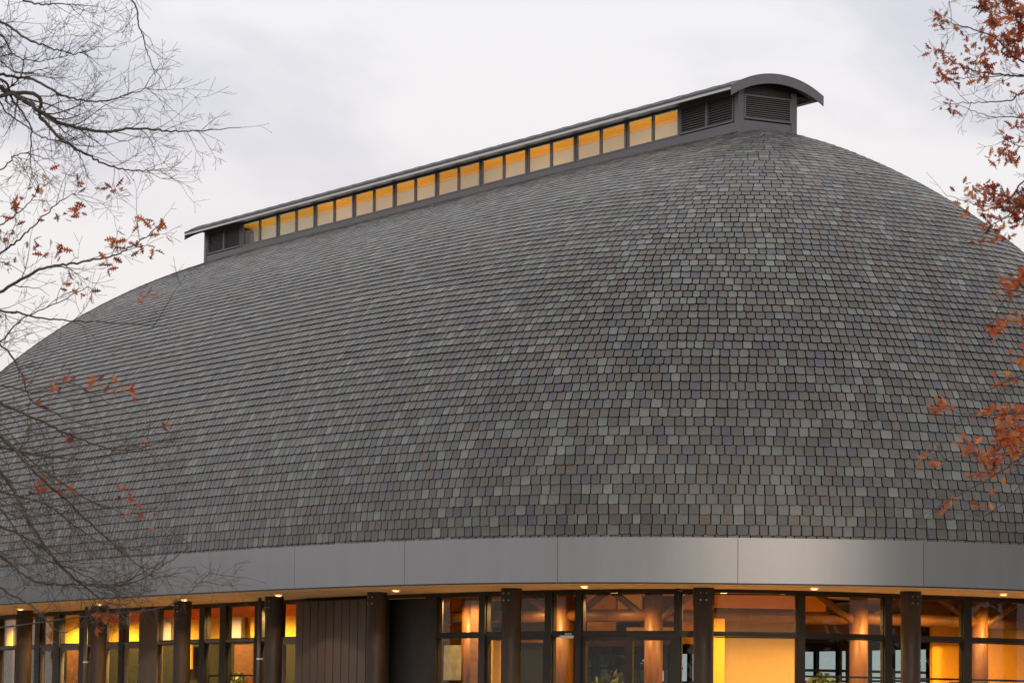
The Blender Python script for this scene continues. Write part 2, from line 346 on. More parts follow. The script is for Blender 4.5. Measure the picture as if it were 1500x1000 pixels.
# ------------------------------------------------------------------ fascia, soffit
def strip(t0, t1, o0, z0, o1, z1, th=.03, n=10, flat=False):   # a curved slab between two ring edges
    b = MB(); ts = np.linspace(t0, t1, n + 1)
    for t in ts:
        p, q = ring(t, o0, z0), ring(t, o1, z1); m = rn(t)
        d = -ZX * th if flat else -m * th
        p, q, r_, s_ = tuple(p), tuple(q), tuple(Vector(q) + Vector(d)), tuple(Vector(p) + Vector(d)); b.v += [p, q, q, r_, r_, s_, s_, p]
    for i in range(n):
        k = 8 * i; b.f += [(k + j, k + 8 + j, k + 9 + j, k + 1 + j) for j in (0, 2, 4, 6)]
    e = 8 * n; q = len(b.v); b.v += [b.v[i] for i in (0, 2, 4, 6)] + [b.v[e + i] for i in (6, 4, 2, 0)]; b.f += [(q, q + 1, q + 2, q + 3), (q + 4, q + 5, q + 6, q + 7)]; return b
FB = ZE - HF
js = [t_at(x, 0, ZE) for x in (195.5, 309.5, 434.5, 595.5, 818.5, 1081, 1351.5)]
sgn = 1 if js[1] > js[0] else -1; pitch = abs(js[-1] - js[0]) / 6
allj = list(js); lo, hi = min(js), max(js)
kk = 1
while (hi - lo) + 2 * pitch * kk < 2400 - pitch: allj += [lo - pitch * kk, hi + pitch * kk]; kk += 1
allj = sorted(allj); allj.append(allj[0] + 2400)
band = part(strip(0, 2400, .02, ZE - .02, .02, FB + .012, .04, 240), 'fascia', M['dark_metal'])
for a, b in zip(allj[:-1], allj[1:]):
    gp = .006 / STEP
    link('fascia_panel', strip(a + gp, b - gp, -.06, ZE + .035, -.05, FB + .02, .05, 24).mesh('fascia_panel', M['fascia'], True), band)
part(strip(0, 2400, -.045, FB + .018, -.045, FB - .012, .06, 240), 'shadow_gap_strip', M['dark_metal'])  # dark strip standing for the shadow gap below the fascia
SOF = FB + .0
part(strip(0, 2400, .04, SOF, 8.0, SOF, -.05, 240, True), 'soffit', M['soffit'])
part(strip(0, 2400, 1.3, SOF - .003, 1.31, SOF - .003, -.03, 240, True), 'soffit_joint', M['dark_metal'])
# ------------------------------------------------------------------ columns, pipes, lights
COFS = 2.5
colt = [t_at(x, COFS, SOF) for x in (37, 146, 268, 402, 552.5, 749.5, 1031, 1334)]
c_sp = np.diff(colt); left = colt[0]; colt2 = list(colt) + [colt[0] - c_sp[0], colt[0] - 2 * c_sp[0], colt[-1] + c_sp[-1], colt[-1] + 2 * c_sp[-1]]
def column_mesh(seed):
    r_ = random.Random(seed); b = MB(); n = 20; zs = [0, .6, 1.4, 2.2, SOF - FLOOR - .45, SOF - FLOOR - .44, SOF - FLOOR]
    for i, z in enumerate(zs):
        r = .245 if i < 5 else .262
        for j in range(n):
            w = 2 * math.pi * j / n; q = r * (1 + (.008 * math.sin(3 * w + z) if i < 5 else 0)); b.v.append((q * math.cos(w), q * math.sin(w), z))
    for i in range(len(zs) - 1):
        for j in range(n): k = i * n; b.f.append((k + j, k + (j + 1) % n, k + n + (j + 1) % n, k + n + j))
    return b
for q, t in enumerate(colt2):
    p = ring(t, COFS, FLOOR); b = column_mesh(q)
    c = link('column', b.mesh('column', M['log'], False), hall); c.matrix_parent_inverse = hall_inv; c.location = tuple(p)
    for poly in c.data.polygons: poly.use_smooth = True
    vdir = Vector((-p[0], -p[1], 0)).normalized(); m = rn(t); face = (m * .75 + vdir * .25).normalized(); side = ZX.cross(face)
    for i in (-1, 1):
        for h in (-.13, -.30):
            bb_ = MB(); o = face * (.258 - .012) + side * i * .07; bb_.tube([(0, 0, 0), tuple(face * .03)], [.022, .02], 8, True)
            k = link('bolt', bb_.mesh('bolt', M['bolt']), c); k.location = o + Vector((0, 0, SOF - FLOOR + h))
for x in (126, 380.5, 738.5, 1344.5):
    t = t_at(x, COFS - .1, 2.); p = Vector(ring(t, COFS - .12, FLOOR)); b = MB(); H_ = SOF - FLOOR - .02
    b.tube([(0, 0, 0), (0, 0, H_)], [.058, .058], 12, True)
    d = link('downpipe', b.mesh('downpipe', M['pipe'], True), hall); d.matrix_parent_inverse = hall_inv; d.location = p
    b = MB(); b.tube([(0, 0, -.02), (0, 0, .02)], [.068, .068], 12, True); td = Vector(TAN[int(t) % 2400]); 
    b.box(tuple(td * .12 * (1 if td.x > 0 else -1)), td * .11, Vector((0, 0, .015)), td.cross(ZX) * .012)
    k = link('pipe_bracket', b.mesh('pipe_bracket', M['white']), d); k.location = (0, 0, 1.55 - FLOOR)
for x, y in ((30, 888), (145, 881), (270, 874.5), (408, 868), (580, 860.5), (856, 857), (1193, 860.5), (1470, 868), (-120, 897)):
    # soffit light ring: 1.45 m in from the edge
    t = t_at(x, 1.9, SOF); p = Vector(ring(t, 1.9, SOF - .004)) if t is not None else None
    if p is None: continue
    b = MB(); n = 20; ro, ri = .118, .095
    for r, z in ((ro, 0), (ro, -.022), (ri, -.03), (ri, -.005)):
        b.v += [(r * math.cos(2 * math.pi * j / n), r * math.sin(2 * math.pi * j / n), z) for j in range(n)]
    for i in range(3):
        for j in range(n): k = i * n; b.f.append((k + j, k + (j + 1) % n, k + n + (j + 1) % n, k + n + j))
    d = link('downlight', b.mesh('downlight', M['white']), hall); d.matrix_parent_inverse = hall_inv; d.location = p
    b = MB(); b.v = [(ri * math.cos(2 * math.pi * j / n), ri * math.sin(2 * math.pi * j / n), -.026) for j in range(n)] + [(0, 0, -.034)]
    b.f = [(j, (j + 1) % n, n)[::-1] for j in range(n)]
    link('lens', b.mesh('lens', M['lamp']), d)
    ld = bpy.data.lights.new('downlight_lamp', 'SPOT'); ld.energy = 110; ld.color = (1, .7, .4); ld.spot_size = math.radians(120); ld.shadow_soft_size = .1
    lo_ = bpy.data.objects.new('downlight_lamp', ld); COL.objects.link(lo_); lo_.location = p + Vector((0, 0, -.06)); lo_.parent = hall; lo_.matrix_parent_inverse = hall_inv

def grn(t):
    t = t % 2400; return Vector([float(np.interp(t, IDX, GNOR[:, i])) for i in range(3)]).normalized()
# ------------------------------------------------------------------ ground-floor glazing
GOF = 0.; HEAD = SOF - .02; TRA = 2.13
gt = lambda x: gt_at(x, GOF, HEAD)
t_lo, t_hi = gt(-60), gt(1545)
if t_lo > t_hi: t_lo, t_hi = t_hi, t_lo
def bar(t0, t1, z0, z1, d0, d1, n=1):       # ring segment prism from t0..t1, z0..z1, offsets d0 (outer) .. d1 (inner)
    b = MB(); ts = np.linspace(t0, t1, n + 1)
    for t in ts: b.v += [tuple(gring(t, d0, z0)), tuple(gring(t, d0, z1)), tuple(gring(t, d1, z1)), tuple(gring(t, d1, z0))]
    for i in range(n):
        k = 4 * i; b.f += [(k, k + 4, k + 5, k + 1), (k + 1, k + 5, k + 6, k + 2), (k + 2, k + 6, k + 7, k + 3), (k + 3, k + 7, k + 4, k)]
    e = 4 * n; b.f += [(0, 1, 2, 3), (e + 3, e + 2, e + 1, e)]; return b
part(bar(t_lo, t_hi, HEAD - .07, SOF - .003, GOF - .09, GOF + .09, 60), 'head_frame', M['mull'])
def merge(*bs):
    r = MB()
    for b in bs: r.add(b.v, b.f)
    return r
tpx = {}
def T_(x):
    if x not in tpx: tpx[x] = gt(x)
    return tpx[x]
def pane_window(x0, x1, z0, z1, fr=.04, m='mull', g='glass', name='window'):
    a, b = sorted((T_(x0), T_(x1))); f = fr / GSTEP
    if b - a < 2.4 * f: f = (b - a) * .2
    o0, o1 = GOF - .05, GOF + .05
    frm = merge(bar(a, a + f, z0, z1, o0, o1), bar(b - f, b, z0, z1, o0, o1), bar(a + f, b - f, z0, z0 + fr, o0, o1), bar(a + f, b - f, z1 - fr, z1, o0, o1))
    w = part(frm, name, M[m]); link('pane', bar(a + f, b - f, z0 + fr, z1 - fr, GOF - .006, GOF + .006, 2).mesh('pane', M[g]), w); return w
def mull(x0, x1, m='mull', z0=FLOOR, d=.1):
    a, b = sorted((T_(x0), T_(x1))); part(bar(a, b, z0, HEAD - .072, GOF - d, GOF + d), 'mullion', M[m])
MUL_R = [(628, 644), (706, 715), (802, 812), (846, 855), (990, 998), (1167, 1177), (1293, 1304), (1408, 1420), (1520, 1531), (1638, 1640)]
for a, b in MUL_R: mull(a, b)
ZT = HEAD - .074
for (a, b), (c, d) in zip(MUL_R[:-1], MUL_R[1:]):
    pane_window(b, c, TRA + .05, ZT, .03)
    ta, tb = sorted((T_(b), T_(c))); part(bar(ta, tb, TRA - .04, TRA + .048, GOF - .085, GOF + .085, 2), 'transom', M['mull'])
    if (b, c) in ((715, 802), (855, 990)):
        mid = (b + c) / 2 if c - b > 100 else None
        if mid:
            pane_window(b, mid, FLOOR + .02, TRA - .045, .11, 'mull_grey' if 0 else 'mull', name='glazed_door'); pane_window(mid, c, FLOOR + .02, TRA - .045, .11, 'mull', name='glazed_door')
        else: pane_window(b, c, FLOOR + .02, TRA - .045, .09, name='glazed_door')
    else: pane_window(b, c, FLOOR + .02, TRA - .045, .03)
dc = MB(); t = T_(836); p = Vector(gring(t, -.14, 2.06)); td = (Vector(gring(t + 5, -.14, 2.06)) - p).normalized(); dc.box(p, td * .20, td.cross(ZX) * .035, ZX * .035)
pc_ = Vector(gring(t, -.16, 2.12)); dc.box(pc_ + Vector((.18, 0, .02)), Vector((.22, 0, .012)), Vector((0, .012, 0)), Vector((0, 0, .01)))
part(dc, 'door_closer', M['white'])
sb = MB(); ps = Vector(ring(t_at(996, 3.2, SOF), 3.2, SOF - .03)); sb.tube([ps + ZX * .03, ps + ZX * .0, ps - ZX * .03, ps - ZX * .05], [.10, .10, .075, .02], 14, True); part(sb, 'soffit_sensor', M['dark_metal'])
# cladding of upright boards beside the entrance, dark return wall after it
x = 450; w = 88 / 8.
ta, tb = sorted((T_(450), T_(566)))
CLO = GOF - .35
clad = part(bar(ta, tb, FLOOR, HEAD - .075, CLO + .03, GOF + .1, 8), 'cladding_wall', M['dark_metal'])
nb = 10
for i in range(nb):
    a = ta + (tb - ta) * i / nb; b = ta + (tb - ta) * (i + 1) / nb; e = .02 / GSTEP
    link('cladding_board', bar(a + e, b - e, FLOOR + .01, HEAD - .08, CLO, CLO + .028).mesh('cladding_board', M['siding']), clad)
ta2, tb2 = sorted((T_(552), T_(629))); part(bar(ta2, tb2, FLOOR, HEAD - .075, GOF + .3, GOF + .45, 4), 'recess_wall', M['dark_metal'])
# left wing
MUL_L = [(-140, -132), (-70, -62), (-10, 3), (56, 63), (83, 92), (179, 186)]
segL = [((-132), (-70)), (-62, -10), (3, 26), (26, 56), (63, 83), (92, 121), (131, 158), (158, 179), (186, 209)]
for a, b in MUL_L + [(121, 131), (209, 236), (297, 305), (327, 336), (378, 386), (445, 450)]:
    mull(a, b, 'siding' if b - a > 12 else 'mull')
for a, b in segL + [(236, 297), (305, 327), (336, 378), (386, 416), (416, 445)]:
    pane_window(a, b, TRA + .05, ZT, .03)
    ta, tb = sorted((T_(a), T_(b))); part(bar(ta, tb, TRA - .03, TRA + .048, GOF - .085, GOF + .085, 1), 'transom', M['mull_grey'])
    door = (a, b) in ((92, 121), (63, 83), (158, 179), (186, 209), (416, 445))
    w_ = pane_window(a, b, FLOOR + .02, TRA - .035, .10 if door else .03, 'mull_grey' if door else 'mull', name='glazed_door' if door else 'window')
    if door:
        tm = T_(b) - (T_(b) - T_(a)) * .12; p = Vector(gring(tm, GOF - .09, .75)); hb = MB(); hb.tube([(0, 0, -.25), (0, 0, .25)], [.014, .014], 6, True)
        h_ = link('handle', hb.mesh('handle', M['bolt']), w_); h_.location = p

# ------------------------------------------------------------------ interior
for nm, z, m_ in (('interior_floor', FLOOR + .004, 'floor'), ('interior_ceiling', SOF + .09, 'inwood')):
    g = MB(); g.v = [tuple(gring(i * 24., -.1, z)) for i in range(100)] + [tuple(gring(i * 24., -.1, z + .05)) for i in range(100)]
    g.f = [tuple(range(100))[::-1], tuple(range(100, 200))] + [(i, (i + 1) % 100, 100 + (i + 1) % 100, 100 + i) for i in range(100)]; part(g, nm, M[m_])
def behind(x, o):      # a spot inside the room, (o - 6.2) m behind the glass along the view
    p = Vector(gring(gt_at(x, 0, HEAD), 0, 0.)); d = Vector((p.x, p.y, 0)).normalized(); return p + d * (o - 6.2)
def wall(x0, x1, z0, z1, m, o=10.5, name='interior_wall', th=.12):
    x0 = max(x0, -45); x1 = min(x1, 1530)
    if x1 - x0 > 170:
        k = int(math.ceil((x1 - x0) / 130)); xs_ = [x0 + (x1 - x0) * i / k for i in range(k + 1)]
        for u, v in zip(xs_[:-1], xs_[1:]): wall(u, v, z0, z1, m, o, name, th)
        return
    if x1 <= x0: return
    p, q = behind(x0, o), behind(x1, o); d = (q - p); n_ = Vector((-d.y, d.x, 0)).normalized()
    if n_.y < 0: n_ = -n_
    b = MB(); b.box((p + q) / 2 + n_ * th / 2 + ZX * ((z0 + z1) / 2), d / 2, n_ * (th / 2), ZX * ((z1 - z0) / 2)); part(b, name, M[m])
# the far side of the glazed ring, seen through the hall
for i in range(0, 2400, 24):
    cx_ = gring(i + 12., 0, 0.); rel = Vector(cx_) - Vector((X0, Y0, 0))
    if grn(i + 12.).dot(Vector((cx_[0], cx_[1], 0)).normalized()) < .12: continue
    def gb(t0, t1, z0, z1, d0, d1):
        b = MB()
        for t in (t0, t1): b.v += [tuple(gring(t, d0, z0)), tuple(gring(t, d0, z1)), tuple(gring(t, d1, z1)), tuple(gring(t, d1, z0))]
        b.f = [(0, 4, 5, 1), (1, 5, 6, 2), (2, 6, 7, 3), (3, 7, 4, 0), (0, 1, 2, 3), (7, 6, 5, 4)]; return b
    part(gb(i, i + 24, FLOOR, .35, -.06, .06), 'rear_sill_wall', M['indark']); part(gb(i, i + 24, 2.2, SOF, -.06, .06), 'rear_header', M['inwood']); part(gb(i - 1.6, i + 1.6, .35, 2.2, -.06, .06), 'rear_mullion', M['mull'])
    part(gb(i + 1.6, i + 22.4, .355, 1.245, -.005, .005), 'rear_pane', M['rglass']); part(gb(i + 1.6, i + 22.4, 1.325, 2.195, -.005, .005), 'rear_pane', M['rglass'])
    part(gb(i + 1.6, i + 22.4, 1.25, 1.32, -.04, .04), 'rear_transom', M['mull'])
ZC = SOF + .02
wall(-150, 130, 2.28, ZC - .02, 'yellow'); wall(134, 250, 2.3, ZC - .25, 'yellow'); wall(250, 352, 2.3, ZC - .3, 'yellow'); wall(355, 460, 2.3, ZC - .3, 'yellow')
wall(134, 460, ZC - .34, ZC, 'red', 10.2, 'bulkhead')
wall(-150, 460, FLOOR, 2.27, 'indark', 10.45)  # olive colour stands in for the garden mirrored in the lower panes
for a, b, z0, z1, m_ in ((262, 282, 1.4, 2.2, 'yellow'), (300, 330, .2, .7, 'orange'), (330, 345, 0, .8, 'orange'), (345, 372, .7, 2.1, 'inwood'), (100, 122, .3, 2.2, 'inwood'), (20, 30, -.3, 2.9, 'inwood'), (60, 75, .2, .7, 'orange')):
    wall(a, b, z0, z1, m_, 9.9, 'wall_panel', .06)
wall(636, 700, 2.35, ZC, 'orange', 9.6); wall(640, 690, FLOOR, 2.35, 'yellow', 10.4); wall(690, 716, FLOOR, ZC, 'inwood', 8.2)
wall(718, 734, FLOOR, 2.3, 'yellow', 9.4); wall(650, 679, -.2, 1.95, 'palewall', 9.3, 'frosted_panel', .04); wall(646.5, 650, -.3, 2.05, 'mull', 9.25); wall(679, 682.5, -.3, 2.05, 'mull', 9.25); wall(650, 679, .95, 1.02, 'mull', 9.22); wall(740, 800, 2.0, ZC, 'inwood', 9.6); wall(740, 800, FLOOR, 2.0, 'indark', 10.); wall(800, 812, FLOOR, ZC, 'inwood', 9.)
wall(860, 900, 2.3, ZC, 'orange', 10.6); wall(905, 938, 2.6, ZC, 'yellow', 10.2); wall(938, 1000, 2.0, ZC, 'inwood', 11.6); wall(860, 940, 1.95, 2.32, 'inwood', 11.5); wall(918, 990, 2.15, 2.4, 'yellow', 10.)
wall(812, 860, 1.9, ZC, 'inwood', 11.)
wall(1000, 1046, 2.0, ZC, 'orange', 11.); wall(1046, 1180, 2.9, ZC, 'orange', 9.8, 'bulkhead'); wall(1050, 1165, .55, 2.72, 'creamhaze', 10.2); wall(1046, 1062, 0, 2.6, 'orange', 9.0)  # the cream piece carries that pane's painted reflection haze
wall(1176, 1210, 2.85, ZC, 'orange', 9.8); wall(1176, 1350, 2.3, 2.95, 'inwood', 11.2); wall(1176, 1300, FLOOR, .35, 'indark', 10.)
wall(1366, 1412, FLOOR, 2.8, 'orange', 9.8); wall(1412, 1422, FLOOR, ZC, 'inwood', 9.4); wall(1422, 1640, FLOOR, 2.72, 'orange', 9.8); wall(1346, 1640, 2.72, ZC, 'inwood', 9.6)
# far-side glazing bars seen through the hall
for x in (652, 676, 700, 760, 860, 876, 893, 920, 935, 950, 975, 1178, 1232, 1243, 1276, 1310, 1346, 1366):
    wall(x - 1.8, x + 1.8, FLOOR, 2.4, 'mull', 12.2, 'interior_mullion', .08)
for a, b in ((640, 700), (855, 1000), (1176, 1370)):
    for z in (.15, 1.35, 2.1): wall(a, b, z, z + .07, 'mull', 12.25, 'interior_transom', .06)
M['greysky'] = mat('grey_sky_panel', (.34, .31, .34), .7, noise=.05)  # grey of the sky in the panes, painted on added panels
wall(331, 354, 2.3, 2.92, 'greysky', 9.9); wall(236, 251, 2.3, 2.92, 'greysky', 9.9)  # panels added to stand for grey sky in these upper panes
for a_, b_ in ((1177, 1293), (1304, 1408), (1420, 1520), (305, 327), (336, 378)):
    ta, tb = sorted((T_(a_), T_(b_))); part(bar(ta, tb, 1.12, 1.17, GOF + .06, GOF + .1, 1), 'sill_rail', M['mull'])
# interior log posts, braces and tie beams
def log(p, q, r=.17, name='interior_beam'):
    b = MB(); b.tube([p, q], [r, r], 14, True); part(b, name, M['inlog'], smooth=True)
for x in (828, 958, 1258, 1434, 690):
    o = 8.6; B_ = behind(x, o); log((B_.x, B_.y, FLOOR), (B_.x, B_.y, SOF + .08), .235, 'interior_post')
    if x > 800:
        for s_ in (-1, 1):
            e = behind(x + s_ * 62, o) + ZX * (SOF + .05); k = B_ + ZX * 2.45; log(tuple(k), tuple(e), .09, 'interior_brace')
for a, b in ((630, 828), (828, 958), (958, 1258), (1258, 1434), (1434, 1600)):
    p, q = behind(a, 8.6) + ZX * 2.66, behind(b, 8.6) + ZX * 2.66; log(tuple(p), tuple(q), .16)
# desks / planters inside
def furniture(x, o, w, h, m, name):
    p = behind(x, o) + ZX * FLOOR; td = (behind(x + 20, o) - behind(x, o)).normalized(); nn = td.cross(ZX); b = MB()
    b.box((0, 0, h * .92), td * (w / 2), nn * .35, ZX * (h * .06)); b.box((0, 0, h * .43), td * (w / 2 - .05), nn * .3, ZX * (h * .42)); 
    o_ = build(b, name, M[m]); o_.location = p; return o_
for x, w, h, lab in ((1300, 1.0, 1.35, 'dark waist-high counter inside behind the glass left of the rightmost column'), (1420, .8, 1.5, 'dark cabinet inside against the orange wall at far right'), (890, 1.2, 1.0, 'low dark counter inside behind the double entrance doors')):
    o_ = furniture(x, 9.2, w, h, 'indark', 'counter'); o_['label'] = lab; o_['category'] = 'counter'
def leafy(name, p, r, n, m, lab, cat, cols, leafs=.12, seed=0, stem=True, parent=None):
    rr = random.Random(seed); b = MB()
    for i in range(n):
        v = Vector((rr.gauss(0, 1), rr.gauss(0, 1), rr.gauss(0, 1))).normalized() * (rr.random() ** .5); c = Vector((v.x * r[0], v.y * r[1], r[3] + v.z * r[2]))
        a = Vector((rr.gauss(0, 1), rr.gauss(0, 1), rr.gauss(0, 1))).normalized() * leafs; d = a.cross(Vector((rr.gauss(0, 1), rr.gauss(0, 1), rr.gauss(0, 1)))).normalized() * leafs * .45
        b.add([c - a, c + d, c + a, c - d], [(0, 1, 2, 3)], cols[rr.randrange(len(cols))])
    e = link(name, None, None, label=lab, category=cat); e.location = p
    f = link('foliage', b.mesh('foliage', m), e, kind='stuff')
    s = MB(); s.tube([(0, 0, 0), (0, 0, r[3])], [r[3] * .03 + .01, .01], 6); link('stem' if r[3] < 2 else 'trunk', s.mesh('stem', M['bark']), e); return e
GC = [(.05, .09, .03), (.07, .10, .03), (.04, .06, .025), (.10, .12, .04)]
M['green'] = mat('plant_leaf', (.05, .08, .03), .5, attr='tone')
for k_, (x, o, s_, lab) in enumerate(((895, 10.4, .75, 'leafy green potted plant seen inside through the double entrance doors'), (1208, 9.6, .7, 'bushy green plant inside the pane right of the hazy window'), (345, 9.4, .8, 'green plant inside behind the wide left pane beside the fourth column'))):
    leafy('potted_plant', behind(x, o) + ZX * FLOOR, (.55, .55, .5, 1.15), 260, M['green'], lab, 'plant', GC, .12, 50 + k_)
# warm interior lamps
n_l = 0
for x in (-20, 60, 130, 200, 290, 350, 420, 660, 770, 900, 1060, 1150, 1215, 1310, 1390, 1480):
    p = behind(x, 7.0) + ZX * (SOF - .06); b = MB(); n = 12; b.v = [(.1 * math.cos(2 * math.pi * j / n), .1 * math.sin(2 * math.pi * j / n), 0) for j in range(n)] + [(0, 0, -.04)]
    b.f = [(j, (j + 1) % n, n)[::-1] for j in range(n)]
    d = link('ceiling_lamp', b.mesh('ceiling_lamp', M['inlamp']), hall); d.matrix_parent_inverse = hall_inv; d.location = p
    ld = bpy.data.lights.new('room_light', 'SPOT'); ld.energy = 820 if x < 500 else 560; ld.color = (1, .60, .2); ld.shadow_soft_size = .09; ld.spot_size = math.radians(165); ld.spot_blend = .5
    lo_ = bpy.data.objects.new('room_light', ld); COL.objects.link(lo_); lo_.location = p + Vector((0, 0, -.06)); lo_.parent = hall; lo_.matrix_parent_inverse = hall_inv

# ------------------------------------------------------------------ ridge clerestory
def cbox(b, a0, a1, b0, b1, z0, z1): b.box(wv((a0 + a1) / 2, (b0 + b1) / 2, (z0 + z1) / 2), AX * ((a1 - a0) / 2), BX * ((b1 - b0) / 2), ZX * ((z1 - z0) / 2))
ZW = ZB + .27; ZTOP = ZB + HW
b = MB(); th = .07
for s_ in (-1, 1):
    b0, b1 = sorted((s_ * WL, s_ * (WL - th))); cbox(b, -LA, LA, b0, b1, ZB - .5, ZW)
    if s_ > 0: cbox(b, -LA + .002, LA - .002, *sorted((s_ * WL, s_ * (WL - th))), ZTOP - .03, ZTOP + .12)
    a0, a1 = sorted((s_ * LA, s_ * (LA - th))); cbox(b, a0, a1, -WL + th + .001, WL - th - .001, ZB - .4, ZW + .06)
for s_ in (-1, 1):
    for q in (-1, 1):
        a0, a1 = sorted((s_ * (LA + .015), s_ * (LA - .17))); b0, b1 = sorted((q * (WL + .015), q * (WL - .17))); cbox(b, a0, a1, b0, b1, ZB - .5, ZTOP + .1)
part(b, 'clerestory_wall', M['clad'])
b = MB(); cbox(b, -LA, LA, WL + .002, WL + .03, ZB - .02, ZB + .0); part(b, 'base_flashing', M['dark_metal'])
NBAY = 12; bw = (2 * LA - .34) / NBAY
# barrel roof: arc cross-section
SO, EO = .54, .49; half = WL + SO; sag = .44; R_ = (half * half + sag * sag) / (2 * sag); zc0 = ZTOP + .13
# eave height of the arc chosen so that it clears the side walls
def arcz(bv, r=R_): return zc0 - .12 + math.sqrt(max(r * r - bv * bv, 0)) - math.sqrt(R_ * R_ - half * half)
def cap(a0, a1, th0, name, m, hw=half, dz=0, n=28):
    b = MB(); k = n + 1
    for a in (a0, a1):
        for zoff in (0, -th0):
            for j in range(k): bv = -hw + 2 * hw * j / n; b.v.append(tuple(wv(a, bv, arcz(bv) + dz + zoff)))
    for j in range(n):
        b.f += [(j, j + 1, 2 * k + j + 1, 2 * k + j), (k + j, 3 * k + j, 3 * k + j + 1, k + j + 1), (j, k + j, k + j + 1, j + 1), (2 * k + j, 2 * k + j + 1, 3 * k + j + 1, 3 * k + j)]
    b.f += [(0, 2 * k, 3 * k, k), (n, k + n, 3 * k + n, 2 * k + n)]
    return b
croof = part(cap(-LA - EO + .03, LA + EO - .03, .06, 'cap', 'cap', half - .01), 'clerestory_roof', M['cap'])
for s_ in (-1, 1):    # end fascias, deep curved bands
    a0, a1 = sorted((s_ * (LA + EO - .028), s_ * (LA + EO)))
    link('end_fascia', cap(a0, a1, .27, 'x', 'cap', half + .015, .02).mesh('end_fascia', M['clad']), croof)
    b = MB(); b0, b1 = sorted((s_ * half, s_ * (half + .03))); cbox(b, -LA - EO + .03, LA + EO - .032, b0, b1, arcz(half) - .10, arcz(half) - .035); link('eave_trim', b.mesh('eave_trim', M['drip']), croof)
    b = MB(); b0, b1 = sorted((s_ * (half + .005), s_ * (half + .035))); cbox(b, -LA - EO + .03, LA + EO - .032, b0, b1, arcz(half) - .033, arcz(half) + .03); link('gutter_edge', b.mesh('gutter_edge', M['cap']), croof)
    b = cap(*sorted((s_ * LA, s_ * (LA + EO - .03))), .03, '', '', half - .02, -.065); link('end_soffit', b.mesh('end_soffit', M['soffit_metal']), croof)
for k in range(38):
    a = -LA + 2 * LA * (k + .5) / 38; link('standing_seam', cap(a - .012, a + .012, .03, '', '', half - .012, .012, 14).mesh('standing_seam', M['cap']), croof)
# side soffits and ceiling under the barrel roof
for s_ in (-1, 1):
    b = MB(); b0, b1 = sorted((s_ * (WL + .003), s_ * (half - .02))); cbox(b, -LA, LA, b0, b1, ZTOP - .0, ZTOP + .03); part(b, 'side_soffit', M['cap'])
part(cap(-LA + .1, LA - .1, .02, '', '', WL - .02, -.075), 'clerestory_ceiling', M['orange'])
# gable tops at the two ends
for s_ in (-1, 1):
    b = MB(); n = 16; pr_ = []
    for j in range(n + 1): bv = -WL + 2 * WL * j / n; pr_.append((bv, arcz(bv) - .1))
    for a in (s_ * LA, s_ * (LA - .06)):
        for bv, z in pr_: b.v += [tuple(wv(a, bv, ZTOP - .06)), tuple(wv(a, bv, z))]
    k = 2 * (n + 1)
    for j in range(n): b.f += [(2 * j, 2 * j + 2, 2 * j + 3, 2 * j + 1), (k + 2 * j, k + 2 * j + 1, k + 2 * j + 3, k + 2 * j + 2)]
    part(b, 'gable_panel', M['dark_metal'])
def louver(c, ax, w, z0, z1, nrm, nslat):
    """framed louvre with inclined blades, c = centre on wall plane at height 0"""
    b = MB(); t = .045; zc = (z0 + z1) / 2; h = z1 - z0; C = lambda u, z, d: c + ax * u + nrm * d + ZX * z
    for s_ in (-1, 1): b.box(C(s_ * (w / 2 - t / 2), zc, 0), ax * (t / 2), nrm * .035, ZX * (h / 2))
    for z in (z0 + t / 2, z1 - t / 2): b.box(C(0, z, 0), ax * (w / 2 - t), nrm * .035, ZX * (t / 2))
    f = part(b, 'louver_vent', M['clad'])
    b = MB(); b.box(C(0, zc, -.055), ax * (w / 2 + .06), nrm * .008, ZX * (h / 2 + .07)); link('backing', b.mesh('backing', M['dark_metal']), f)
    for i in range(nslat):
        z = z0 + t + (h - 2 * t) * (i + .5) / nslat; b = MB(); v1 = (nrm * .75 - ZX * .65).normalized(); v2 = v1.cross(ax)
        b.box((0, 0, 0), ax * (w / 2 - t), v1 * .019, v2 * .004); s_ = link('slat', b.mesh('slat', M['slat']), f); s_.location = C(0, z, -.01)
def cwindow(a0, a1, s_):
    z0, z1 = ZW + .012, ZTOP - .035; b = MB(); t = .05; B1 = s_ * (WL - .012); B2 = s_ * (WL - .075)
    lo_, hi_ = sorted((B1, B2)); am = (a0 + a1) / 2
    for x0, x1 in ((a0, a0 + t), (a1 - t, a1), (am - t * .9, am + t * .9)): cbox(b, x0, x1, lo_, hi_, z0, z1)
    for x0, x1 in ((a0 + t, am - t * .9), (am + t * .9, a1 - t)):
        cbox(b, x0, x1, lo_, hi_, z0, z0 + t); cbox(b, x0, x1, lo_, hi_, z1 - t * .7, z1)
    f = part(b, 'clerestory_window', M['clad'])
    for x0, x1 in ((a0 + t, am - t * .9), (am + t * .9, a1 - t)):
        b = MB(); q0, q1 = sorted((s_ * (WL - .055), s_ * (WL - .063))); cbox(b, x0, x1, q0, q1, z0 + t, z1 - t * .7); link('pane', b.mesh('pane', M['cglass']), f)
for i in range(NBAY):
    a0 = -LA + .17 + bw * i; a1 = a0 + bw
    b = MB()
    if i > 0: cbox(b, a0 - .035, a0 + .035, WL - .05, WL + .006, ZW, ZTOP - .03); part(b, 'clerestory_mullion', M['clad'])
    if i in (0, NBAY - 1):
        for h in (0, 1):
            q0 = a0 + .06 + h * (bw - .12) / 2; louver(wv(q0 + (bw - .12) / 4, WL - .02, 0), AX, (bw - .12) / 2 - .01, ZE * 0 + ZW + .03, ZTOP - .04, BX, 10)
    else: cwindow(a0 + .045, a1 - .045, 1)
